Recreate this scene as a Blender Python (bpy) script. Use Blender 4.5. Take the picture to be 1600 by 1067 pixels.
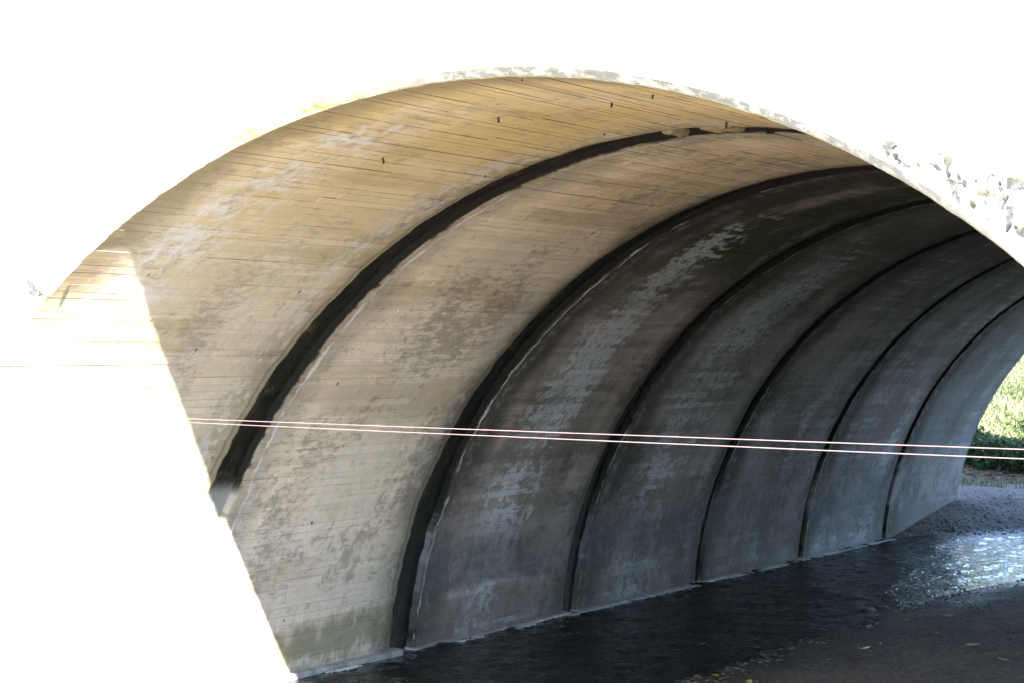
import bpy, bmesh, math, random
from mathutils import Vector, Matrix, noise
import numpy as np
for o in list(bpy.data.objects): bpy.data.objects.remove(o)
SC = bpy.context.scene
COL = SC.collection
PI = math.pi
rnd = random.Random(7)

# ------------------------------------------------------------------ camera, sky, sun
cam = bpy.data.cameras.new('camera'); co = bpy.data.objects.new('camera', cam); COL.objects.link(co)
CAM = Vector((6.2711, -11.3802, 3.4363))
yaw, roll = math.radians(28.116), math.radians(0.4157)
fw = Vector((-math.sin(yaw), math.cos(yaw), 0)); rt = Vector((math.cos(yaw), math.sin(yaw), 0)); up = Vector((0, 0, 1))
r2 = rt*math.cos(roll)+up*math.sin(roll); u2 = up*math.cos(roll)-rt*math.sin(roll)
M = Matrix((r2, u2, -fw)).transposed().to_4x4(); M.translation = CAM
co.matrix_world = M
cam.sensor_width = 36; cam.lens = 77.39; cam.clip_start = .1; cam.clip_end = 3000
SC.camera = co
SUN_AZ, SUN_EL = 51, 27                                   # azimuth from -Y towards +X
W = bpy.data.worlds.new('World'); SC.world = W; W.use_nodes = True
nt = W.node_tree; bg = nt.nodes['Background']
sky = nt.nodes.new('ShaderNodeTexSky'); sky.sky_type = 'NISHITA'; sky.sun_disc = False
sky.sun_elevation = math.radians(SUN_EL); sky.sun_rotation = math.radians(180-SUN_AZ)
sky.air_density = .75; sky.dust_density = .05; sky.ozone_density = 1.4
nt.links.new(sky.outputs[0], bg.inputs[0]); bg.inputs[1].default_value = 0.125
sl = bpy.data.lights.new('sun', 'SUN'); sl.energy = 4.5; sl.angle = math.radians(.5); sl.color = (1, .945, .86)
so = bpy.data.objects.new('sun', sl); COL.objects.link(so)
a, e = math.radians(SUN_AZ), math.radians(SUN_EL)
so.rotation_euler = Vector((math.sin(a)*math.cos(e), -math.cos(a)*math.cos(e), math.sin(e))).to_track_quat('Z', 'Y').to_euler()
so.location = (30, -30, 30)
SC.view_settings.view_transform = 'Standard'; SC.view_settings.look = 'None'
SC.view_settings.exposure = 3.42; SC.view_settings.gamma = 1
SC.cycles.max_bounces = 14; SC.cycles.diffuse_bounces = 10; SC.cycles.use_denoising = True
SC.cycles.sample_clamp_indirect = 8

# ------------------------------------------------------------------ helpers
def tag(o, label=None, cat=None, group=None, kind=None):
    for k, v in (('label', label), ('category', cat), ('group', group), ('kind', kind)):
        if v: o[k] = v
    return o
def empty(name, loc=(0, 0, 0)):
    o = bpy.data.objects.new(name, None); COL.objects.link(o); o.location = loc; return o
def mesh(name, V, F, mat, parent=None, uvs=None, smooth=False):
    me = bpy.data.meshes.new(name); me.from_pydata([tuple(v) for v in V], [], F)
    for un, data in (uvs or {}).items():
        l = me.uv_layers.new(name=un)
        li = np.empty(len(me.loops), dtype=np.int32); me.loops.foreach_get('vertex_index', li)
        l.data.foreach_set('uv', np.asarray(data, dtype=np.float32)[li].ravel())
    if smooth: me.polygons.foreach_set('use_smooth', [True]*len(me.polygons))
    me.materials.append(mat); me.update()
    o = bpy.data.objects.new(name, me); COL.objects.link(o)
    if parent: o.parent = parent
    return o
def fbm(x, y, z=0, o=4): return noise.fractal(Vector((x, y, z)), 1, 2, o)

class NT:
    def __init__(s, name):
        s.m = bpy.data.materials.new(name); s.m.use_nodes = True; s.t = s.m.node_tree
        s.b = s.t.nodes['Principled BSDF']
    def n(s, ty, ins=None, **kw):
        x = s.t.nodes.new(ty)
        for k, v in kw.items(): setattr(x, k, v)
        for k, v in (ins or {}).items():
            if hasattr(v, 'is_linked') or hasattr(v, 'links'): s.t.links.new(v, x.inputs[k])
            else: x.inputs[k].default_value = v
        return x
    def math(s, op, a, b=0.0, c=0.0, clamp=False):
        x = s.n('ShaderNodeMath', {0: a, 1: b, 2: c}, operation=op); x.use_clamp = clamp; return x.outputs[0]
    def add(s, a, b): return s.math('ADD', a, b)
    def mul(s, a, b): return s.math('MULTIPLY', a, b)
    def sub(s, a, b): return s.math('SUBTRACT', a, b)
    def step(s, x, lo, hi):                              # smoothstep lo->hi, 0..1 (lo may exceed hi)
        inv = lo > hi
        if inv: lo, hi = hi, lo
        r = s.n('ShaderNodeMapRange', {0: x, 1: lo, 2: hi, 3: 1.0 if inv else 0.0, 4: 0.0 if inv else 1.0}, interpolation_type='SMOOTHSTEP')
        return r.outputs[0]
    def band(s, x, a, b, c, d): return s.mul(s.step(x, a, b), s.step(x, d, c))
    def mix(s, f, a, b, mode='MIX'):
        x = s.n('ShaderNodeMix', data_type='RGBA', blend_type=mode)
        for i, v in ((0, f), (6, a), (7, b)):
            if hasattr(v, 'is_linked'): s.t.links.new(v, x.inputs[i])
            else: x.inputs[i].default_value = v if i == 0 else (*v, 1)
        return x.outputs[2]
    def vec(s, x, y, z=0.0): return s.n('ShaderNodeCombineXYZ', {0: x, 1: y, 2: z}).outputs[0]
    def noise(s, v, scale=1.0, detail=4.0, rough=.55, dist=0.0):
        return s.n('ShaderNodeTexNoise', {'Vector': v, 'Scale': scale, 'Detail': detail, 'Roughness': rough, 'Distortion': dist}).outputs[0]
    def uv(s, name):
        u = s.n('ShaderNodeUVMap', uv_map=name); q = s.n('ShaderNodeSeparateXYZ', {0: u.outputs[0]}); return q.outputs[0], q.outputs[1]
    def pos(s):
        g = s.n('ShaderNodeNewGeometry'); q = s.n('ShaderNodeSeparateXYZ', {0: g.outputs['Position']}); return g.outputs['Position'], q.outputs
    def out(s, col, rough=.85, bump=None, bs=.3, bd=.01, spec=None):
        def put(k, v):
            if hasattr(v, 'is_linked'): s.t.links.new(v, s.b.inputs[k])
            else: s.b.inputs[k].default_value = (*v, 1) if isinstance(v, tuple) else v
        put('Base Color', col); put('Roughness', rough)
        if spec is not None: put('Specular IOR Level', spec)
        if bump is not None:
            b = s.n('ShaderNodeBump', {'Strength': bs, 'Distance': bd, 'Height': bump}); s.t.links.new(b.outputs[0], s.b.inputs['Normal'])
        return s.m

# ------------------------------------------------------------------ dimensions
R, L, WZ = 5.0, 3.72, .345                                # vault radius, segment length, water level (springing at z=0)
NS = 7; S0, S1 = -.7, PI*R+.7
HJ = [0, .165, .17, .125, .085, .05, .045, 0]                # half widths of the joints, at y = k*L
Y0, YE = .075, NS*L
def arc(s, r=R):
    if s < 0: return r, s
    if s > PI*R: return -r, -(s-PI*R)
    t = s/R; return r*math.cos(t), r*math.sin(t)
def halfw(k, s): return HJ[k]*(1+.28*fbm(s*.38, k*4.1, 6)+.10*fbm(s*2.2, k*2.3, 9)+.12*fbm(s*7, k*1.3, 2)+.10*fbm(s*16, k*1.7, 4))
def edge(k, s):                                           # ragged line of a joint
    return k*L + .035*fbm(s*.45, k*7.3, 1.7) + .012*fbm(s*3, k*3.1, 5)

# ------------------------------------------------------------------ materials
def vault_mat(k, ca, cb, boardvar, seam, flake, flake_col, dirt, dirt_col, green, blot, low, band, fth):
    N = NT('weathered_concrete'); s_, y_ = N.uv('arc'); loc, bid = N.uv('board'); P, xyz = N.pos(); z = xyz[2]
    y0, y1 = k*L, (k+1)*L
    V = N.vec(s_, y_, k*13.7)
    st = N.vec(N.mul(s_, .45), N.mul(y_, 2.6), k*3.3+1)     # streaks running down the curve
    al = N.vec(N.mul(s_, 4.5), N.mul(y_, 1.0), k*5.1+2)     # marks along the boards
    n1 = N.noise(V, .55, 6, .6, .4); n2 = N.noise(st, .9, 5, .6); n3 = N.noise(al, 1.1, 6, .65); n4 = N.noise(V, 9, 6, .7); n5 = N.noise(V, 60, 3, .7)
    c = N.mix(N.step(N.add(N.mul(n1, .7), N.mul(n2, .3)), .38, .62), ca, cb)
    # concrete tone with bounced light put in: paler low, ochre at the crown
    c = N.mix(N.mul(N.step(N.add(s_, N.mul(n1, 2.5)), 10.2, 13.2), .65), c, low)  # low colours of inner segments bluish: cool shade put into the colour
    if k > 1:
        cl = N.noise(V, .8, 6, .68, .6)
        c = N.mix(N.mul(N.step(cl, .50, .60), .45), c, (.20, .165, .15))
    # broad bands of boards stained olive brown
    bn = N.noise(N.vec(N.mul(s_, 2.6), N.mul(y_, .22), k*2.7+6), 1.0, 3, .6)
    c = N.mix(N.mul(N.step(N.add(bn, N.mul(N.sub(n3, .5), .3)), .53, .60), .42), c, band)
    # per-board tone
    rb = N.n('ShaderNodeTexWhiteNoise', {'W': bid}, noise_dimensions='1D').outputs['Value']
    tone = N.add(1-boardvar*.5, N.mul(rb, boardvar))
    tone = N.mul(tone, N.add(.82, N.mul(n3, .36)))
    tone = N.mul(tone, N.add(.80, N.mul(n4, .40)))
    tone = N.mul(tone, N.add(.76, N.mul(n5, .48)))
    lg = N.noise(N.vec(N.mul(s_, .13), N.mul(y_, 2.4), k*1.9+5), 1.0, 5, .62)
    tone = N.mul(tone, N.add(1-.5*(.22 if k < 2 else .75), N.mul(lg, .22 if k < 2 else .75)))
    c = N.mix(1.0, c, N.n('ShaderNodeCombineColor', {0: tone, 1: tone, 2: tone}).outputs[0], 'MULTIPLY')
    # soot and dirt, in streaks and clouds
    dn = N.add(N.mul(n2, .2), N.add(N.mul(N.noise(V, .45, 6, .65), .5), N.mul(n3, .3)))
    c = N.mix(N.mul(N.step(dn, .47-dirt*.1, .62-dirt*.1), dirt), c, dirt_col)
    # algae below the crown
    if green > 0:
        up_ = N.band(s_, 4.0, 6.0, 10.2, 12.0)
        c = N.mix(N.mul(N.mul(up_, N.step(N.noise(V, .9, 5, .6), .30, .5)), green), c, (.055, .062, .018))
    # remains of limewash: pale flakes that follow the boards
    col = N.noise(N.vec(N.mul(s_, .30), N.mul(y_, .85), k*4.4+3), 1.0, 3, .55, .3)
    fine = N.noise(N.vec(N.mul(s_, 9), N.mul(y_, 6.5), k), 1.0, 6, .72)
    if k in (2, 3): col = N.add(N.mul(col, .7), N.mul(N.band(N.add(y_, N.mul(N.sub(n1, .5), .9)), y0+.75, y0+1.45, y0+2.0, y0+2.75), .20))
    fl = N.add(N.add(N.mul(col, .46), N.mul(n3, .18)), N.mul(fine, .40))
    fl = N.add(fl, N.mul(N.sub(rb, .5), .06))
    if k > 1: fl = N.sub(fl, N.mul(N.step(s_, 10.8, 8.8), .09))
    c = N.mix(N.mul(N.step(fl, fth, fth+.05), flake), c, flake_col)
    mo = N.add(N.mul(fine, .42), N.add(N.mul(N.noise(N.vec(N.mul(s_, .8), N.mul(y_, .7), k+31), 1.0, 4, .6), .36), N.mul(n3, .22)))
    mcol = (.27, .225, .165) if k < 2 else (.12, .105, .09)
    c = N.mix(N.mul(N.step(mo, .515, .585), .62), c, mcol)
    mo2 = N.add(N.mul(N.noise(V, 15, 6, .75), .5), N.mul(N.noise(V, .7, 4, .6), .5))
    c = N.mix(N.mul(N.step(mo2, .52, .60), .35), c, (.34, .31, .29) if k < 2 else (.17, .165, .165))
    # small dark blots
    bl = N.add(N.mul(N.noise(N.vec(N.mul(s_, 16), N.mul(y_, 5.5), k*3), 1.0, 6, .75), .5), N.mul(N.noise(V, .75, 3, .5), .5))
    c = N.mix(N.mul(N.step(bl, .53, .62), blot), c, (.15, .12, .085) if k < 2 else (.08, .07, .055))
    # seams between boards
    br = N.step(N.add(N.mul(N.noise(N.vec(N.mul(s_, 14), N.mul(y_, 1.6), 3+k), 1.0, 5, .7), .7), N.mul(rb, .3)), .38, .64)
    sm = N.mul(N.add(N.step(loc, .09, .02), N.mul(N.step(loc, .96, .99), .5)), N.mul(br, N.add(.55, N.mul(N.step(s_, 11.6, 9.6), .45))))
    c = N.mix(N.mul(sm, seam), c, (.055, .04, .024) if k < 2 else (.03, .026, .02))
    # rust dots
    vo = N.n('ShaderNodeTexVoronoi', {'Vector': V, 'Scale': 2.1}); vd = vo.outputs['Distance']
    c = N.mix(N.mul(N.step(vd, .055, .03), .75), c, (.07, .035, .018))
    de0, de1 = N.uv('ends')
    # stains beside the joints
    w = N.add(N.mul(N.sub(N.noise(N.vec(s_, N.mul(y_, .6), 9+k), 1.3, 5, .65), .5), .30), N.mul(N.sub(N.noise(V, 6, 4, .7), .5), .10))
    d0 = N.add(N.sub(y_, y0+HJ[k]), w); d1 = N.add(N.sub(y1-HJ[k+1], y_), w)
    if k > 0:
        hv = N.mul(N.sub(N.noise(N.vec(N.mul(s_, .5), N.mul(y_, .2), 41+k), 1.0, 4, .6), .40), 1.5)
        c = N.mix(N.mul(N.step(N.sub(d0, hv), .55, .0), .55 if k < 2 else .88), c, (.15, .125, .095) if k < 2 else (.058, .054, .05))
        wig = N.add(N.mul(N.sub(N.noise(N.vec(N.mul(s_, 1.0), N.mul(y_, .3), 2+k), .7, 3, .55), .5), .26), N.mul(N.sub(N.noise(N.vec(N.mul(s_, 6), N.mul(y_, 2), 4), 1.0, 4, .7), .5), .07))
        dc = N.add(de0, wig); wd = N.add(.004, N.mul(N.step(N.noise(N.vec(N.mul(s_, 3), N.mul(y_, 3), 14+k), 1.0, 4, .7), .36, .7), .035))
        ln = N.step(N.sub(N.math('ABSOLUTE', N.sub(dc, .115 if k == 1 else .045)), wd), .003, -.006)
        c = N.mix(N.mul(ln, N.mul(.85 if k < 3 else .45, N.step(N.noise(N.vec(N.mul(s_, .8), 0, k*2.2), 1.0, 4, .7), .38, .50))), c, (.70, .68, .65))
        dm = N.band(dc, .10, .16, .2, .34); c = N.mix(N.mul(dm, N.mul(.5, N.step(fine, .45, .6))), c, (.58, .56, .54) if k < 2 else (.34, .34, .35))
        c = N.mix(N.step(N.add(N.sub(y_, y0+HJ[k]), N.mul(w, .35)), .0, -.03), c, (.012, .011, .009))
        c = N.mix(N.mul(N.step(N.add(de0, N.mul(N.sub(N.noise(V, 4.5, 6, .75), .5), .36)), .05, -.02), N.step(z, 2.0, 2.4) if k == 1 else 1.0), c, (.018, .016, .013))  # black edge fades out low on first joint, matching its sunlit stretch
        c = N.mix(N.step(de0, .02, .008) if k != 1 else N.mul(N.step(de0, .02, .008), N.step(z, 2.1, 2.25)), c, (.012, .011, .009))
    else:
        c = N.mix(N.mul(N.mul(N.step(N.add(y_, N.mul(w, 1.2)), .66, .16), N.step(s_, 12.0, 11.3)), .78), c, (.19, .15, .085))  # dark front band cut off where the sun falls, keeping that part bright
        ef = N.mul(N.band(N.add(y_, N.mul(w, 1.6)), .45, .75, 1.0, 1.6), N.band(s_, 8.2, 9.4, 11.2, 12.6))
        c = N.mix(N.mul(ef, N.step(N.add(N.mul(n4, .5), N.mul(n3, .5)), .46, .58)), c, (.60, .57, .56))
    if k < NS-1:
        hw = N.mul(N.sub(N.noise(N.vec(N.mul(s_, .5), N.mul(y_, .2), 51+k), 1.0, 4, .6), .42), 1.5)
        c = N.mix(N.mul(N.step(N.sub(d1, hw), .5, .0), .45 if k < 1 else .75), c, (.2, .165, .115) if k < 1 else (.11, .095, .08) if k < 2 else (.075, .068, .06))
        ef = N.mul(N.band(d1, .16, .30, .40, .75), N.step(N.add(N.mul(n4, .5), N.mul(N.noise(V, 1.5, 5, .7), .5)), .49, .58))
        c = N.mix(N.mul(ef, .6 if k < 2 else .3), c, (.60, .58, .57))
        c = N.mix(N.mul(N.band(de1, .13, .15, .16, .20), .6), c, (.12, .10, .075))
        c = N.mix(N.mul(N.step(N.add(de1, N.mul(N.sub(n4, .5), .10)), .16, .09), .7 if k < 1 else .25), c, N.mix(n3, (.27, .24, .15), (.50, .46, .34)))
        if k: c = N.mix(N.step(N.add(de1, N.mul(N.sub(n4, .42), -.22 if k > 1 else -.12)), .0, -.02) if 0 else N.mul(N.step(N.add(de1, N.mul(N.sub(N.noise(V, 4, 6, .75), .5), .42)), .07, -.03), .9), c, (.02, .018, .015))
        c = N.mix(N.step(de1, .014, .004) if k else N.mul(N.step(de1, .014, .004), N.step(z, 2.15, 2.3)), c, (.012, .011, .009))  # black edge stops low down for the sunlit part of the joint
    # damp foot of the wall: mineral bloom, algae, tide line
    if k > 1: c = N.mix(N.mul(N.band(N.add(z, N.mul(N.sub(n3, .5), .5)), .78, .95, 1.2, 1.8), .75), c, (.125, .13, .138))
    zz = N.add(z, N.mul(N.sub(N.noise(N.vec(N.mul(s_, 1.0), N.mul(y_, 2.2), 4), 1.6, 5, .7), .5), .95))
    wn = N.step(N.add(N.mul(N.noise(V, 1.1, 5, .65), .6), N.mul(n4, .4)), .44, .6)
    c = N.mix(N.mul(N.band(zz, .75, 1.0, 1.3, 1.9), N.mul(wn, .35)), c, (.54, .49, .44))
    c = N.mix(N.mul(N.band(zz, .4, .55, .72, .95), .65 if k < 2 else .4), c, (.17, .175, .085) if k < 2 else (.14, .145, .10))
    c = N.mix(N.mul(N.step(N.add(z, N.mul(n4, .2)), .62, .45), .6), c, (.16, .155, .12))
    h = N.add(N.mul(n4, .5), N.add(N.mul(n5, .22), N.add(N.mul(n3, .5), N.mul(sm, -1.2))))
    return N.out(c, .88, h, .55, .012, .3)

def simple(name, col, rough=.7, var=.25, scale=8, bs=.3, bd=.01, col2=None, metal=0):
    N = NT(name); P, xyz = N.pos()
    n = N.noise(P, scale, 6, .65)
    c = N.mix(N.step(n, .35, .65), tuple(x*(1-var) for x in col), col2 or tuple(min(1, x*(1+var)) for x in col))
    N.out(c, rough, N.noise(P, scale*4, 5, .7), bs, bd); N.b.inputs['Metallic'].default_value = metal
    return N.m

def facade_mat():
    N = NT('pale_concrete'); P, xyz = N.pos()
    n1 = N.noise(P, .8, 6, .6); n2 = N.noise(P, 14, 6, .7)
    c = N.mix(N.step(n1, .35, .65), (.50, .47, .41), (.60, .57, .51))
    c = N.mix(N.mul(N.step(N.add(N.mul(n2, .6), N.mul(n1, .4)), .665, .70), .9), c, (.05, .045, .035))
    rr = N.math('SQRT', N.add(N.mul(xyz[0], xyz[0]), N.mul(xyz[2], xyz[2])))
    ang = N.math('ARCTAN2', xyz[2], xyz[0])
    ag = N.mul(N.mul(N.step(xyz[1], .018, .045), N.step(xyz[1], .3, .2)), N.step(rr, 5.055, 5.075))  # pits darker with depth: bare aggregate, with their shadow put into the colour
    c = N.mix(ag, c, N.mix(N.step(N.noise(P, 22, 4, .7), .4, .6), (.24, .23, .22), (.38, .345, .29)))
    # green-yellow lichen along the rim, left of the crown
    li = N.mul(N.mul(N.band(ang, 1.72, 1.80, 1.92, 2.0), N.step(rr, 5.08, 5.03)), N.step(N.noise(P, 5, 5, .7), .44, .56))
    c = N.mix(N.mul(li, .8), c, (.34, .33, .07))
    # shade of the down-facing rim, painted grey from the crown to its right
    gr = N.mul(N.mul(N.band(ang, .8, 1.1, 1.6, 1.75), N.step(rr, 5.10, 5.03)), N.step(N.noise(P, 9, 6, .7), .42, .56))
    c = N.mix(N.mul(gr, .8), c, (.20, .20, .19))
    return N.out(c, .9, N.add(n2, N.mul(N.noise(P, 60, 3, .7), .5)), .5, .012, .3)

M_FAC = facade_mat()
def joint_mat():
    N = NT('wet_black_joint_filler'); P, xyz = N.pos(); n = N.noise(P, 7, 6, .7); n2 = N.noise(P, 34, 4, .7); n3 = N.noise(P, 1.6, 4, .6)
    c = N.mix(N.step(n, .4, .65), (.008, .0075, .006), (.020, .018, .012))
    c = N.mix(N.mul(N.step(n3, .5, .62), N.step(n, .5, .62)), c, (.075, .055, .025))
    c = N.mix(N.mul(N.step(n2, .66, .70), N.step(n3, .46, .56)), c, (.42, .40, .36))
    lo = N.mul(N.step(N.add(xyz[2], N.mul(N.sub(n, .5), .25)), 2.28, 2.12), N.step(xyz[1], 5.2, 4.8))  # pale low part of first joint: sunlight falling there put into the colour
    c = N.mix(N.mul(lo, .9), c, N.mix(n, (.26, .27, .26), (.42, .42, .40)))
    return N.out(c, .5, n, .9, .03)
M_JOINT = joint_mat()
M_PATCH = simple('tan_mortar', (.34, .25, .13), .9, .3, 7, .7, .02)
M_FOOT = simple('pale_damp_concrete', (.36, .355, .33), .5, .35, 5, .6, .02)
M_IRON = simple('rusty_iron', (.035, .024, .02), .8, .4, 30, .5, .004)
M_CABLE = simple('pink_cable_sheath', (.29, .18, .165), .5, .1, 40, .1, .001)
M_WOOD = simple('grey_weathered_wood', (.17, .155, .135), .85, .3, 12, .5, .01)

# ------------------------------------------------------------------ the bridge
bridge = empty('concrete_bridge', (0, 0, 0))
tag(bridge, 'sunlit white concrete arch bridge with a ribbed board-marked barrel vault over a stream', 'bridge')

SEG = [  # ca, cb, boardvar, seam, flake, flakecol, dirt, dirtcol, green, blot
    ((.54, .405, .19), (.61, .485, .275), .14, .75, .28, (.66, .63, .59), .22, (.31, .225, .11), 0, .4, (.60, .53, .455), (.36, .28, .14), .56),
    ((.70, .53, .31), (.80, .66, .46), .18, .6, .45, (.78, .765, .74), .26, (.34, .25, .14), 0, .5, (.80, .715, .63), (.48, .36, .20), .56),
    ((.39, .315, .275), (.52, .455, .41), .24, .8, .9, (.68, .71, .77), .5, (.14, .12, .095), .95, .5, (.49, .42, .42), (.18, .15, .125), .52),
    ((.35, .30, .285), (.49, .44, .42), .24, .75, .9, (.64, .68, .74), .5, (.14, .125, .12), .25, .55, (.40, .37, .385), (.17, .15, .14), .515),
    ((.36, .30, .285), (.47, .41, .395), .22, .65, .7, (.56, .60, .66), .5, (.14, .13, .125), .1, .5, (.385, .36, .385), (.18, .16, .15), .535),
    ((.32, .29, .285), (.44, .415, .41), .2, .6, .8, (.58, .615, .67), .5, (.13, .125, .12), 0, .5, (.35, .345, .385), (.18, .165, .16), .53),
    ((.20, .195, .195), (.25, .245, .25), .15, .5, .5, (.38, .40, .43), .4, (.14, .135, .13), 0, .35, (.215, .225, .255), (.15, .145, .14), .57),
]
for k in range(NS):
    rk = random.Random(100+k)
    V, F, U, B, E_ = [], [], [], [], []
    s = S0; bidx = 0
    while s < S1:
        w = rk.uniform(.055, .085)
        sa, sb = s, min(s+w, S1); s = sb
        smid = (sa+sb)/2
        if k == 0: ya = Y0
        else: ya = edge(k, smid)+halfw(k, smid)
        if k == NS-1: yb = YE
        else: yb = edge(k+1, smid)-halfw(k+1, smid)
        cuts = sorted(rk.uniform(ya+.5, yb-.5) for _ in range(rk.choice([0, 1, 1, 2])))
        ends = [ya]+cuts+[yb]
        for i in range(len(ends)-1):
            bidx += 1; bv = rk.random()*50+bidx
            del_ = rk.gauss(0, .0012) if rk.random() < .92 else rk.gauss(0, .0022 if k == 0 else .0035)
            p, q = ends[i], ends[i+1]
            ys = [p]
            if i == 0 and k > 0: ys += [p+.02, p+.06]
            nmid = max(1, int((q-p)/.6)); ys += [p+(q-p)*(j+1)/(nmid+1) for j in range(nmid)]
            if i == len(ends)-2 and k < NS-1: ys += [q-.15, q-.09, q-.03]
            ys = sorted(set(ys+[q]))
            rows = []
            for j, y in enumerate(ys):
                dr = del_+.0007*rk.gauss(0, 1)
                if i == 0 and k > 0 and y-p < .03: dr += .012*(1 if y == p else .3)
                if i == len(ends)-2 and k < NS-1 and q-y < .14: dr = dr*.4+(.05 if y == q else .028 if q-y < .05 else .010)
                rows.append((y, R+dr))
            g = .10 if True else 0
            allr = [(ys[0], rows[0][1]+(.09 if i == 0 else .03), 1)]+[(y, r, 0) for y, r in rows]+[(ys[-1], rows[-1][1]+(.09 if i == len(ends)-2 else .03), 1)]
            base = len(V)
            for y, r, sk in allr:
                for (ss, lo, ext) in ((sa, 0., .03), (sa, 0., 0), (sb, 1., 0), (sb, 1., .03)):
                    x, z = arc(ss, r+(ext if not sk else 0))
                    yy = y
                    if i == 0 and k > 0 and y-ya < .2: yy += edge(k, ss)-edge(k, smid)+halfw(k, ss)-halfw(k, smid)
                    if i == len(ends)-2 and k < NS-1 and yb-y < .2: yy += edge(k+1, ss)-edge(k+1, smid)-halfw(k+1, ss)+halfw(k+1, smid)
                    V.append((x, yy, z)); U.append((ss, y)); B.append((lo, bv)); E_.append((y-ya-(.02 if sk else 0), yb-y-(.02 if sk else 0)))
            for j in range(len(allr)-1):
                for c in range(3):
                    a_ = base+j*4+c; F.append((a_, a_+4, a_+5, a_+1))
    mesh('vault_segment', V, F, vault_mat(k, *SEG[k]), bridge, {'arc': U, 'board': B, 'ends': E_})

# joint fillers
for k in range(1, NS):
    V, F = [], []
    gap = []
    if k == 1: gap = [(R*math.radians(88.9), R*math.radians(92.0)), (R*math.radians(94.2), R*math.radians(95.3))]
    ss = np.arange(S0, S1, .06); prev = None
    for s in ss:
        cut = any(g0 < s < g1 for g0, g1 in gap)
        yc = edge(k, s); h = halfw(k, s)+.02
        row = []
        if not cut:
            for j in range(7):
                f_ = -1+2*j/6
                r = R+.055+.012*fbm(s*4, f_*2, k*5)+(.012*f_*f_)
                x, z = arc(s, r); row.append(len(V)); V.append((x, yc+h*f_, z))
            if prev:
                for j in range(6): F.append((prev[j], row[j], row[j+1], prev[j+1]))
        prev = row if not cut else None
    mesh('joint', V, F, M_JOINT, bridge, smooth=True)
    for g0, g1 in gap:
        V, F = [], []; n, prev = 12, None
        for i in range(n+1):
            s = g0+(g1-g0)*i/n; yc = edge(k, s); row = []
            for j in range(9):
                f_ = -1+2*j/8
                e_ = max(abs(f_), abs(2*i/n-1))
                r = R+(.006 if e_ < .9 else .05)+.012*fbm(s*9, f_*4, 3)
                x, z = arc(s+.02*fbm(f_*3, s*5, 8), r); row.append(len(V)); V.append((x, yc+(HJ[k]+.03)*f_, z))
            if prev:
                for j in range(8): F.append((prev[j], row[j], row[j+1], prev[j+1]))
            prev = row
        mesh('mortar_patch', V, F, M_PATCH, bridge, smooth=True)

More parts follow.
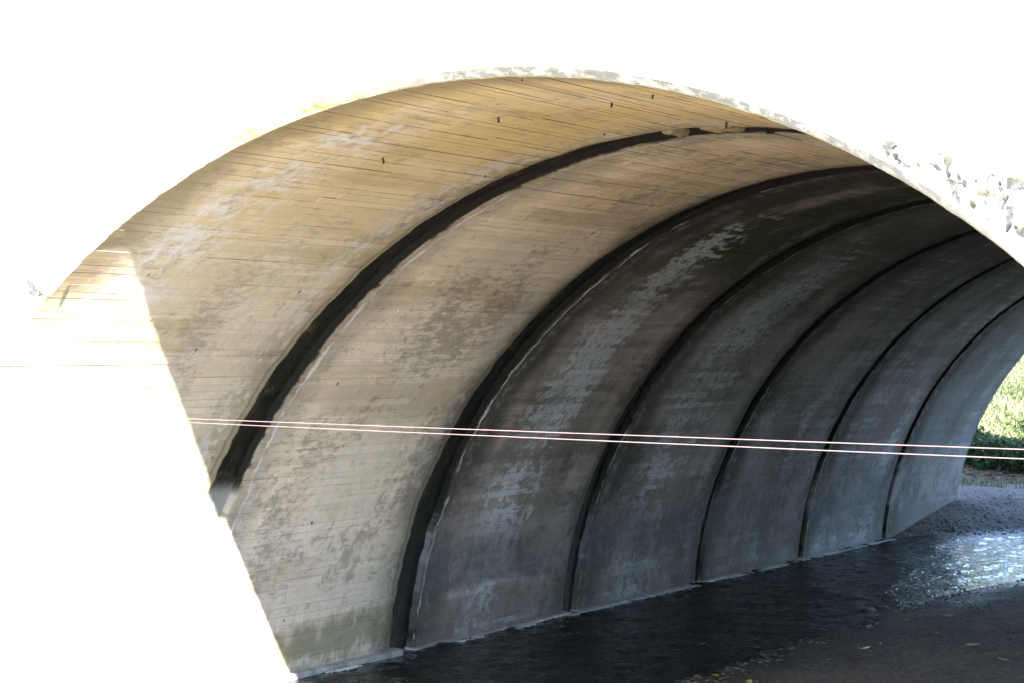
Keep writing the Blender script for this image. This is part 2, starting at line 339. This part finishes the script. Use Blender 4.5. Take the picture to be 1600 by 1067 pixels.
# spandrel walls with the arch opening
def spandrel(y, sgn, spall, name):
    out_x, out_top, bot = 18., 12.2, -.7
    NA = 1100 if spall else 200
    ds = [i*.018 for i in range(38)]+[.72, .8, .92, 1.1, 1.4, 1.9, 2.7, 4, 7, 99] if spall else [0, .2, .6, 1.5, 4, 99]
    V, F = [], []
    for i in range(NA+1):
        s = S0+(S1-S0)*i/NA
        t = min(max(s/R, 0), PI)
        dx, dz = math.cos(t), math.sin(t)
        bx, bz = arc(s, R+.05)
        # distance to the outer rectangle along the normal
        m = 1e9
        if abs(dx) > 1e-6: m = min(m, (out_x-abs(bx))/abs(dx))
        if dz > 1e-6: m = min(m, (out_top-bz)/dz)
        deg = math.degrees(t)
        for d in ds:
            dd = min(d, m)
            x, z = bx+dx*dd, bz+dz*dd
            yy = 0
            if spall:
                yy += .006*fbm(x*2, z*2, 3)+.004*fbm(x*9, z*9, 7)
                if dd < .15: 
                    rag = .010*fbm(s*2.2, dd*6, 2)+.004*fbm(s*13, dd*9, 4); x += dx*max(rag, -.02)*(1-dd/.15); z += dz*max(rag, -.02)*(1-dd/.15)
                wdt = .01+.35*min(1, max(0, (64-deg)/14))
                if 25 < deg < 64.5 and dd < wdt+.06:
                    f_ = min(1, (64.5-deg)/3)*min(1, (deg-25)/4)
                    core = 1-min(1, max(0, (dd-wdt)/.06)); inner = min(1, dd/.025)
                    nz = fbm(x*5, z*5, 11, 5)*.6+abs(fbm(x*14, z*14, 5, 4))*.9
                    ridge = fbm(x*3.2, z*3.2, 21, 3)
                    cell = noise.cell(Vector((x*13+2*fbm(x*6, z*6, 2), z*13+2*fbm(x*6, z*6, 9), 3)))
                    n6 = fbm(x*10, z*10, 11, 5); pit = min(1, max(0, (n6+.25*cell+.05)/.06)); pit2 = min(1, max(0, (fbm(x*5.5, z*5.5, 21, 3)+.02)/.06))
                    yy += f_*core*inner*(.045*pit+.03*pit2+.02*abs(fbm(x*22, z*22, 1, 3)))
                for (gs, gd, gr, gdep) in ((R*math.radians(133.2), .0, .22, .10), (R*math.radians(132.4), .06, .12, .06)):
                    q = math.hypot((s-gs)*2.6+.02*fbm(x*20, z*20), (dd-gd)*.7)
                    if q < gr: yy += gdep*(1-q/gr)*(1+.6*fbm(x*15, z*15))
            V.append((x, y+sgn*yy, z))
    n = len(ds)
    # chamfer rows toward the soffit come first in each column
    for i in range(NA):
        for j in range(n-1):
            a_ = i*n+j; q = (a_, a_+1, a_+n+1, a_+n)
            F.append(q if sgn > 0 else q[::-1])
    mesh(name, V, F, M_FAC, bridge, smooth=not spall)
    # chamfered rim between wall face and soffit
    V2, F2 = [], []
    for i in range(NA+1):
        s = S0+(S1-S0)*i/NA; o = V[i*n]
        x1, z1 = arc(s, R-.002+.004*fbm(s*6, 1, 3)); 
        for f_ in (0, .33, .66, 1):
            c = .006*fbm(s*4, f_*3, 12)*(f_*(1-f_)*4)+.002*fbm(s*20, f_*5, 15)*(f_*(1-f_)*4) if spall else 0
            if spall and abs(s-R*math.radians(133.0)) < .09: c += .03*(1-abs(s-R*math.radians(133.0))/.09)
            X = o[0]+(x1-o[0])*f_; Z = o[2]+(z1-o[2])*f_; Y = o[1]+(y+sgn*(Y0+.012)-o[1])*f_
            t = min(max(s/R, 0), PI); V2.append((X+math.cos(t)*c, Y+sgn*c, Z+math.sin(t)*c))
    for i in range(NA):
        for j in range(3):
            a_ = i*4+j; F2.append((a_, a_+4, a_+5, a_+1))
    mesh('arch_rim', V2, F2, M_FAC, bridge)
spandrel(0, 1, True, 'spandrel_wall')
spandrel(YE+.08, -1, False, 'spandrel_wall')
def box(x0, x1, y0, y1, z0, z1):
    V = [(x, y, z) for x in (x0, x1) for y in (y0, y1) for z in (z0, z1)]
    return V, [(0, 1, 3, 2), (4, 6, 7, 5), (0, 4, 5, 1), (2, 3, 7, 6), (0, 2, 6, 4), (1, 5, 7, 3)]
mesh('deck', *box(-18.3, 18.3, -.18, YE+.26, 11.9, 12.4), M_FAC, bridge)

# footing ledge along the foot of both walls
for k in range(NS-1):
    for side in (-1, 1):
        V, F = [], []; prev = None
        ya, yb = (0.1 if k == 0 else k*L+HJ[k]*.7), (k+1)*L-HJ[k+1]*.7
        n = 30
        for i in range(n+1):
            y = ya+(yb-ya)*i/n; w = .09+.02*fbm(y*.5, k, side)+.006*fbm(y*5, k, 2); h = WZ+(.055, .045, .02, .008, .006, .006)[k]+.010*fbm(y*.7, 4, k)+.004*fbm(y*6, 4, k)
            row = []
            for (d, z) in ((-.05, h+.012), (w*.9, h), (w, h-.012), (w+.015, WZ-.5)):
                row.append(len(V)); V.append((side*(R-d), y, z))
            if prev:
                for j in range(3): F.append((prev[j], row[j], row[j+1], prev[j+1]))
            prev = row
        F.append(tuple(range(3, -1, -1))); m_ = len(V)-4; F.append(tuple(range(m_, m_+4)))
        mesh('footing', V, F, M_FOOT, bridge)

# iron stubs left in the soffit and a bent bar at the rim
def tube(pts, rad, n=7):
    V, F = [], []
    pts = [Vector(p) for p in pts]
    for i, p in enumerate(pts):
        d = (pts[min(i+1, len(pts)-1)]-pts[max(i-1, 0)]).normalized()
        a_ = d.orthogonal().normalized(); b_ = d.cross(a_)
        for j in range(n):
            t = 2*PI*j/n; V.append(p+(a_*math.cos(t)+b_*math.sin(t))*(rad[i] if isinstance(rad, (list, tuple)) else rad))
    for i in range(len(pts)-1):
        for j in range(n): F.append((i*n+j, i*n+(j+1) % n, (i+1)*n+(j+1) % n, (i+1)*n+j))
    F.append(tuple(range(n))[::-1]); F.append(tuple(range((len(pts)-1)*n, len(pts)*n)))
    return V, F
for (deg, y, ln) in ((99, 1.6, .034), (110.1, 1.65, .032), (89.3, 1.6, .028), (82.5, .95, .024), (77.8, 1.74, .016), (86.6, 2.98, .045), (110.5, 3.18, .016), (97.9, 3.04, .018), (88.4, .2, .015)):
    t = math.radians(deg); up_ = Vector((math.cos(t), 0, math.sin(t))); tan = Vector((-math.sin(t), 0, math.cos(t)))
    c = Vector((R*math.cos(t), y, R*math.sin(t)))
    tip = c-up_*ln
    V, F = tube([c+up_*.02, c-up_*ln*.5, tip, tip+tan*ln*.3-up_*.002], [min(.008, ln*.28)]*3+[min(.006, ln*.2)])
    mesh('iron_hook', V, F, M_IRON, bridge)
V, F = tube([(-3.28, .20, 3.825), (-3.262, .195, 3.80), (-3.275, .19, 3.765), (-3.305, .185, 3.73)], [.009, .009, .008, .008])
mesh('reinforcing_bar', V, F, M_IRON, bridge)

# ------------------------------------------------------------------ ground and stream
def xl(y): return -5.05+.02*fbm(y*.8, 2) if y < 22.6 and y > 0 else (-5.05+(y-22.6)*.8+.12*fbm(y*1.1, 7) if y >= 22.6 else -5.05-.12*min(-y, 8)+.2*fbm(y*.4, 3))
def xr(y): return -1.82+.10*fbm(y*.55, 5)+.05*fbm(y*2.3, 9)+.03*max(0, y-14)**2-min(1.9, .6*max(0, -.5-y))  # front stretch, out of view, bent aside so more pale gravel bounces light
def height(x, y):
    a_, b_ = x-xl(y), xr(y)-x
    d = min(a_, b_)
    if d > 0: h = WZ-min(.22, .16*d)
    elif b_ < 0:                                        # gravel bank on the right
        q = -b_; h = WZ+.06*q if y > -1 else WZ+.06*q+.14*max(0, q-1.5)*min(1, (-1-y)/3)
        if y > YE+2: h = WZ+.06*q
        h = min(h, 1.75)
    else:
        q = -a_; h = WZ+min(.16*q, .42-.2*min(1, max(0, (y-28)/6))) if y > 0 else WZ+.5*min(q, 6)
    if y > 36:
        g = (y-36); h = h+min(4.6-.4, .10*g+.0*g)*1.0
        h += .12*fbm(x*.18, y*.18, 2)*min(1, g/6)
    if y > YE and x < -7.0: h += min(2.5, .25*(-7.0-x))
    h += .018*fbm(x*2.1, y*2.1, 3, 4)+.010*fbm(x*8, y*8, 5, 3)
    return h
def sheet(xs, ys, f, keep=None):
    V = [(x, y, f(x, y)) for y in ys for x in xs]; n = len(xs); F = []
    for j in range(len(ys)-1):
        for i in range(n-1):
            if keep is None or keep((xs[i]+xs[i+1])/2, (ys[j]+ys[j+1])/2): F.append((j*n+i, j*n+i+1, (j+1)*n+i+1, (j+1)*n+i))
    used = sorted({v for f_ in F for v in f_}); mp = {v: i for i, v in enumerate(used)}
    return [V[v] for v in used], [tuple(mp[v] for v in f_) for f_ in F]
def grav_mat():
    N = NT('dark_wet_gravel'); P, xyz = N.pos()
    n1 = N.noise(P, 1.3, 5, .6); n2 = N.noise(P, 16, 6, .7)
    vo = N.n('ShaderNodeTexVoronoi', {'Vector': P, 'Scale': 22}).outputs
    c = N.mix(N.step(n1, .35, .65), (.078, .058, .042), (.12, .095, .070))
    vc = N.n('ShaderNodeSeparateColor', {0: vo['Color']}).outputs[0]
    tn = N.add(.55, N.mul(vc, .9))
    c = N.mix(1.0, c, N.n('ShaderNodeCombineColor', {0: tn, 1: tn, 2: tn}).outputs[0], 'MULTIPLY')
    # dry front gravel, out of view, made pale to bounce light into vault
    dry = N.add(N.step(xyz[1], 1.0, -2.0), 0.0)
    c = N.mix(N.mul(dry, .75), c, N.mix(n2, (.37, .335, .28), (.54, .49, .41)))
    wet = N.step(xyz[2], WZ+.07, WZ+.01)
    c = N.mix(N.mul(wet, .6), c, (.03, .026, .02))
    h = N.add(N.mul(vo['Distance'], -.8), N.mul(n2, .6))
    return N.out(c, N.add(.85, N.mul(wet, -.4)), h, .8, .03)
M_GRAV = grav_mat()
def grass_mat():
    N = NT('grassy_soil'); P, xyz = N.pos()
    n1 = N.noise(P, .35, 5, .6); n2 = N.noise(P, 6, 6, .7)
    c = N.mix(N.step(n1, .4, .6), (.08, .105, .032), (.21, .21, .10)); c = N.mix(N.mul(N.step(n2, .5, .62), .6), c, (.10, .075, .04))
    return N.out(c, .95, n2, .8, .05)
M_GSOIL = grass_mat()
ax = lambda a_, b_, st: list(np.arange(a_, b_, st))
xs = ax(-16, -6, .5)+ax(-6, 3, .1)+ax(3, 13.01, .4); ys = ax(-24, -2, .5)+ax(-2, 37.01, .125)
V, F = sheet(xs, ys, height); gb = mesh('gravel_bank', V, F, M_GRAV, smooth=True); tag(gb, kind='structure')
yg = ys[-1]
V, F = sheet([-400, -120, -60, -35]+ax(-25, 10, .5)+[10, 16, 30, 60, 120, 400], [yg]+ax(yg+.4, 95, .5)+[100, 130, 200, 400, 900], lambda x, y: height(x, y) if abs(x) < 30 else height(math.copysign(30, x), y))
hs = mesh('grass_slope', V, F, M_GSOIL, smooth=True); tag(hs, kind='structure')
# wide land around (each sheet butts on the next)
V, F = sheet([-400, -120, -60, -30, -16.0], [-900, -200, -60, -24, 0, 20, yg], lambda x, y: max(height(-16, max(y, -24)), .9))
gl = mesh('ground', V, F, M_GSOIL); tag(gl, kind='structure')
V, F = sheet([xs[-1], 30, 60, 120, 400], [-900, -200, -60, -24, 0, 20, yg], lambda x, y: max(height(xs[-1], max(y, -24)), .9))
tag(mesh('ground', V, F, M_GSOIL), kind='structure')
V, F = sheet(xs, [-900, -200, -60, -24.0], lambda x, y: height(x, -24)); tag(mesh('ground', V, F, M_GRAV), kind='structure')

def water_mat():
    N = NT('stream_water'); P, xyz = N.pos()
    st = N.vec(N.mul(xyz[0], 1.0), N.mul(xyz[1], .7), 0.0)
    h = N.add(N.mul(N.noise(st, 6, 3, .6, .6), .5), N.mul(N.noise(st, 16, 4, .65, .3), .35))
    N.out((.014, .013, .011), .02, h, 1.0, .075); N.b.inputs['IOR'].default_value = 1.12
    return N.m
def wave(x, y):
    v = Vector((x*2.1, y*1.1, 3)); a_ = noise.noise(v+Vector((noise.noise(v*.6)*.8, 0, 0)))
    return WZ+.022*a_+.017*noise.noise(Vector((x*5.2, y*3.0, 9)))+.008*noise.noise(Vector((x*11, y*7.5, 4)))
V, F = sheet(ax(-8.2, -5.4, .4)+ax(-5.4, 3.2, .055)+ax(3.2, 9.2, .4), ax(-30, -1, .5)+ax(-1, 30, .06)+ax(30, 36, .4), wave, lambda x, y: xl(y)-.5 < x < xr(y)+.5)
tag(mesh('stream', V, F, water_mat(), smooth=True), kind='structure')

# pebbles, thick along the water's edge
def rock(V, F, U, c, r):
    ic = ICO; b = len(V); sx, sy, sz = rnd.uniform(.7, 1.4), rnd.uniform(.7, 1.4), rnd.uniform(.4, .75); a_ = rnd.uniform(0, 6.3); sd = rnd.uniform(0, 99); v_ = rnd.random()
    for p in ic[0]:
        q = p*(1+.22*noise.noise(p*1.3+Vector((sd, 0, 0)))); x, y = q.x*sx*r, q.y*sy*r
        V.append((c[0]+x*math.cos(a_)-y*math.sin(a_), c[1]+x*math.sin(a_)+y*math.cos(a_), c[2]+q.z*sz*r)); U.append((v_, v_))
    F.extend(tuple(b+i for i in f_) for f_ in ic[1])
bm = bmesh.new(); bmesh.ops.create_icosphere(bm, subdivisions=1, radius=1)
ICO = ([v.co.copy() for v in bm.verts], [tuple(v.index for v in f_.verts) for f_ in bm.faces]); bm.free()
V, F, U = [], [], []
for _ in range(1700):
    y = rnd.uniform(2, 24); x = xr(y)+abs(rnd.gauss(0, .25))-.08 if rnd.random() < .35 else xr(y)+rnd.uniform(0, 5)
    if x > 4.7: continue
    rock(V, F, U, (x, y, height(x, y)), rnd.choice([.01, .012, .016, .02, .028]))
for _ in range(3600):
    y = rnd.uniform(22.4, 36); x = xl(y)-abs(rnd.gauss(0, 2.2))+.05
    if x < -9 or (y < 26.3 and x < -4.95): continue
    rock(V, F, U, (x, y, height(x, y)), rnd.choice([.012, .015, .02, .03]))
def peb_mat():
    N = NT('wet_pebbles'); a_, b_ = N.uv('tone'); P, xyz = N.pos()
    c = N.mix(a_, (.04, .035, .03), (.11, .10, .088)); return N.out(c, .45, N.noise(P, 60, 3), .3, .004)
tag(mesh('pebbles', V, F, peb_mat(), uvs={'tone': U}, smooth=True), 'dark pebbles scattered over the gravel banks and the edge of the stream', 'pebbles', kind='stuff')

V, F = [], []  # small white flecks in a broken line along the wall foot
for _ in range(5200):
    y = rnd.uniform(5.5, 22.4); 
    if fbm(y*.9, 3, 7) < -.12+.5*max(0, (12-y)/8): continue
    x = -R+.115+abs(rnd.gauss(0, .035)); r = rnd.uniform(.006, .024); a_ = rnd.uniform(0, 6.3); b = len(V); m_ = 6
    V.append((x, y, WZ+.012))
    for j in range(m_): t = a_+2*PI*j/m_; q = r*rnd.uniform(.6, 1.3); V.append((x+q*math.cos(t)*.7, y+q*math.sin(t)*1.8, WZ+.003))
    F += [(b, b+1+j, b+1+(j+1) % m_) for j in range(m_)]
tag(mesh('flecks', V, F, simple('white_flecks', (.72, .74, .76), .35, .1), smooth=True), 'thin broken line of white foam where the stream laps the foot of the vault wall', 'flecks', kind='stuff')

# fallen leaves, one by one
def leaf_mat(name, a_, b_):
    return simple(name, a_, .6, .2, 60, .3, .002, b_)
ML = [leaf_mat('yellow_leaf', (.55, .36, .07), (.62, .46, .16)), leaf_mat('orange_leaf', (.42, .19, .04), (.5, .27, .06)), leaf_mat('brown_leaf', (.17, .10, .045), (.24, .15, .07)), leaf_mat('pale_leaf', (.60, .48, .26), (.66, .55, .34))]
def leaf_mesh(ln, wd, curl, mat):
    V, F = [], []; n = 8
    for i in range(n+1):
        t = i/n; w = wd*math.sin(PI*t)**.8*(1-.25*t); x = (t-.5)*ln; z = curl*ln*(2*t-1)**2
        for j in (-1, -.5, 0, .5, 1): V.append((x, j*w*(1+.12*math.sin(9*t*PI)), z+abs(j)*w*.45+.004))
    for i in range(n):
        for j in range(4): a_ = i*5+j; F.append((a_, a_+5, a_+6, a_+1))
    b = len(V); V += [(-.5*ln-.03, .002, .004+curl*ln), (-.5*ln, -.002, .004+curl*ln), (-.5*ln, .002, .006+curl*ln)]; F.append((b, b+1, b+2))
    m = bpy.data.meshes.new('fallen_leaf'); m.from_pydata(V, [], F); m.materials.append(mat); m.polygons.foreach_set('use_smooth', [True]*len(F)); return m
LM = [[leaf_mesh(.11, .032, .12, m), leaf_mesh(.085, .03, .05, m)] for m in ML]
LEAVES = [  # x, y, kind, label
 (.63, 8.97, 3, 'large pale leaf curled on dark gravel, nearest the lower right corner'),
 (-.97, 12.53, 3, 'pale yellow leaf on dark gravel, set back from the stream edge below the bright water'),
 (-.93, 9.64, 3, 'lone pale leaf on dark gravel a little in from the middle of the stream edge'),
 (-1.17, 7.12, 0, 'yellow leaf lying on gravel at the very bottom of the picture'),
 (-1.62, 7.4, 1, None), (-1.61, 7.9, 1, 'bright orange leaf stranded on the gravel right at the water edge'), (-1.57, 8.57, 0, None), (-1.46, 8.64, 3, None), (-1.66, 10.01, 0, 'bright yellow leaf at the water edge beside glinting wet pebbles'),
 (-.92, 8.53, 2, None), (-.86, 7.18, 2, None), (-1.6, 6.9, 0, None), (-1.12, 13.81, 2, None), (-1.46, 13.74, 2, None), (-1.15, 15.24, 2, None),
 (-1.35, 9.69, 2, None), (-1.57, 9.98, 2, None), (-1.06, 9.5, 1, None), (-1.48, 11.35, 1, None), (-1.32, 12.12, 0, None), (.24, 10.8, 2, None), (-.85, 10.78, 2, None),
 (-1.64, 9.39, 1, None), (-1.15, 8.39, 2, None), (-1.38, 8.35, 2, None), (-1.7, 7.0, 2, None), (-1.45, 7.3, 2, None)]
GEN = {0: 'small yellow fallen leaf among others scattered along the gravel bank', 1: 'small orange fallen leaf among others scattered along the gravel bank', 2: 'small brown fallen leaf among others scattered along the gravel bank', 3: 'small pale fallen leaf among others scattered along the gravel bank'}
for i, (x, y, kd, lab) in enumerate(LEAVES):
    o = bpy.data.objects.new('fallen_leaf', LM[kd][0 if lab else 1]); COL.objects.link(o)
    o.location = (x, y, max(height(x, y), WZ)+.008); o.rotation_euler = (rnd.uniform(-.25, .25), rnd.uniform(-.25, .25), rnd.uniform(0, 6.3))
    sc_ = rnd.uniform(.9, 1.25) if lab else rnd.uniform(.7, 1.05); o.scale = (sc_,)*3
    tag(o, lab or GEN[kd], 'leaf', 'fallen leaves on the gravel bank')
for (x, y, lab) in ((-2.03, 9.48, 'brown leaf floating on the dark stream, nearer the gravel bank'), (-2.61, 9.45, 'brown leaf floating out in the middle of the dark stream')):
    o = bpy.data.objects.new('fallen_leaf', LM[2][1]); COL.objects.link(o); o.location = (x, y, WZ+.004); o.rotation_euler = (0, 0, rnd.uniform(0, 6)); tag(o, lab, 'leaf', 'leaves floating on the stream')
V, F = tube([(-.01, -.075, .014), (0, -.03, .016), (.005, .025, .015), (0, .075, .018)], [.012, .015, .014, .008])
st = mesh('driftwood_stick', V, F, M_WOOD); st.location = (.06, 9.96, height(.06, 9.96)); st.rotation_euler = (0, 0, math.radians(-62)); tag(st, 'short grey piece of driftwood lying on the dark gravel bank', 'stick')

# ------------------------------------------------------------------ plants beyond the far end
def leafmat(name, a_, b_, c_=None):
    N = NT(name); u, v = N.uv('tone'); c = N.mix(u, a_, b_)
    N.out(c, .55); tr = N.n('ShaderNodeBsdfTranslucent', {0: c}); mx = N.n('ShaderNodeMixShader', {0: .3, 1: N.b.outputs[0], 2: tr.outputs[0]})
    N.t.links.new(mx.outputs[0], N.t.nodes['Material Output'].inputs[0]); return N.m
M_BLADE = leafmat('grass_blades', (.08, .11, .045), (.25, .25, .135)); M_BUSH = leafmat('bush_leaves', (.03, .055, .014), (.085, .13, .035)); M_TWIG = simple('twig_bark', (.10, .075, .05), .9)
M_LITTER = leafmat('leaf_litter', (.13, .075, .03), (.30, .19, .09))
V, F, U = [], [], []
def blade(x, y, z, h, w, lean, tn):
    a_ = rnd.uniform(0, 6.3); dx, dy = math.cos(a_)*w, math.sin(a_)*w; lx, ly = rnd.gauss(0, lean), rnd.gauss(0, lean); b = len(V)
    V.extend([(x-dx, y-dy, z-.02), (x+dx, y+dy, z-.02), (x+lx*.4+dx*.7, y+ly*.4+dy*.7, z+h*.6), (x+lx*.4-dx*.7, y+ly*.4-dy*.7, z+h*.6), (x+lx, y+ly, z+h)])
    F.extend([(b, b+1, b+2, b+3), (b+3, b+2, b+4)]); U.extend([(tn, 0)]*5)
for _ in range(60000):
    y = 36.6+abs(rnd.gauss(0, 1))*18 if rnd.random() < .85 else rnd.uniform(36.6, 85)
    if y > 90: continue
    xc = 6.27-.285*(y+11.38); x = rnd.gauss(xc, 3.2+.04*(y-35))
    pt = fbm(x*.5, y*.5, 4); tn = min(1, max(0, .45+pt*.9+rnd.gauss(0, .2)+(y-52)*.009))
    if y < 39 and fbm(x*.9, y*.9, 8) < .05: continue
    blade(x, y, height(x, y), rnd.uniform(.06, .2)*(1+.8*max(0, pt)), rnd.uniform(.012, .03), .12, tn)
for _ in range(2600):                                    # short tufts on the bar
    y = rnd.uniform(30.5, 34.5); x = rnd.gauss(-6.0+.3*(34-y), 1.6)
    if fbm(x*.8, y*1.6, 3) < .12 or x > xl(y)-1.2: continue
    blade(x, y, height(x, y), rnd.uniform(.05, .16), .012, .05, rnd.uniform(0, .6))
tag(mesh('grass', V, F, M_BLADE, uvs={'tone': U}), 'long pale green grass on the sunny slope beyond the far arch', 'grass', kind='stuff')
V, F, U = [], [], []
for _ in range(2600):
    y = rnd.gauss(35.4, .45); x = rnd.gauss(-7.0, 2.6); 
    if x > xl(y)-1: continue
    z = height(x, y)+.015; a_ = rnd.uniform(0, 6.3); l = rnd.uniform(.03, .07); tl = rnd.uniform(-.4, .4); b = len(V); c_, s_ = math.cos(a_)*l, math.sin(a_)*l
    V.extend([(x-c_, y-s_, z), (x+s_*.5, y-c_*.5, z+tl*.04), (x+c_, y+s_, z+.02), (x-s_*.5, y+c_*.5, z-tl*.03+.01)]); F.append((b, b+1, b+2, b+3)); U.extend([(rnd.random(), 0)]*4)
tag(mesh('leaf_litter', V, F, M_LITTER, uvs={'tone': U}), 'band of brown leaf litter at the foot of the bushes', 'leaf litter', kind='stuff')
def bush(x, y, r, h, n, label):
    z0 = height(x, y); root = empty('bush', (x, y, z0)); tag(root, label, 'bush', 'bushes beyond the far end of the arch')
    V, F, U = [], [], []; sd = rnd.uniform(0, 50)
    cl = [(rnd.gauss(0, .45)*r, rnd.gauss(0, .45)*r, rnd.uniform(.15, .95)*h, rnd.uniform(.22, .42)*r) for _ in range(26)]
    for _ in range(n):
        c = rnd.choice(cl); d = Vector((rnd.gauss(0, 1), rnd.gauss(0, 1), rnd.gauss(0, 1))).normalized()*c[3]*rnd.uniform(.5, 1.05)
        p = Vector((c[0], c[1], c[2]*(1-.25*min(1, math.hypot(c[0], c[1])/r))))+d
        if p.z < .02: p.z = rnd.uniform(.02, .15)
        q = Vector((rnd.gauss(0, 1), rnd.gauss(0, 1), rnd.gauss(.6, .6))).normalized(); t = q.orthogonal().normalized(); t = Matrix.Rotation(rnd.uniform(0, 6.3), 3, q) @ t; bt = q.cross(t)
        l = rnd.uniform(.03, .07); w = l*.5; b = len(V); V.extend([p-t*l, p+bt*w+q*.01, p+t*l, p-bt*w+q*.01]); F.append((b, b+1, b+2, b+3)); tn = rnd.random(); U.extend([(tn, 0)]*4)
    mesh('foliage', V, F, M_BUSH, root, {'tone': U})
    V, F = [], []
    for c in cl[:14]:
        v, f_ = tube([(c[0]*.15, c[1]*.15, -.05), (c[0]*.5, c[1]*.5, c[2]*.5), (c[0], c[1], c[2])], [.02, .012, .005], 5); b = len(V); V += v; F += [tuple(b+i for i in q) for q in f_]
    mesh('stem', V, F, M_TWIG, root)
for args in ((-8.4, 37.1, 1.0, .55, 4600, 'low dark green bush right beside the far edge of the vault wall'), (-7.1, 36.9, 1.1, .5, 4600, 'low leafy bush to the right of the one beside the vault wall'), (-5.7, 37.0, 1.1, .52, 4600, 'dark bush at the right edge of the far opening'),
             (-9.6, 41.0, .9, .35, 2600, 'bush up the slope, half hidden behind the far wall edge'), (-7.6, 42.0, .9, .22, 2200, 'small sunlit bush up the slope behind the low dark bushes'), (-6.6, 40.3, .9, .28, 2400, 'bush at mid slope between the dark bushes and the pale grass')):
    bush(*args)

# ------------------------------------------------------------------ the two cables in front of the arch
for lab, nm, a_, b_ in (('upper of the two thin pinkish cables stretched across the front of the arch', 'cable', (-4.722, .02, 2.956), (7.629, -6.075, 3.168)), ('lower of the two thin pinkish cables stretched across the front of the arch', 'cable', (-4.722, .02, 2.944), (7.629, -6.075, 3.132))):
    A, B = Vector(a_), Vector(b_); pts = []
    for i in range(61):
        t = i/60; p = A.lerp(B, t); p.z -= .006*math.sin(PI*t)+.0012*fbm(t*14, A.z*40)*.5; pts.append(p)
    V, F = tube(pts, .0017, 8); tag(mesh('cable', V, F, M_CABLE, smooth=True), lab, 'cable', 'cables across the front of the arch')
V, F = tube([(7.66, -6.09, height(7.66, -6.09)-.3), (7.66, -6.09, 1.8), (7.67, -6.09, 3.4)], [.07, .065, .06], 12)
tag(mesh('wooden_post', V, F, M_WOOD, smooth=True), 'grey wooden post on the bank holding the ends of two cables', 'post')
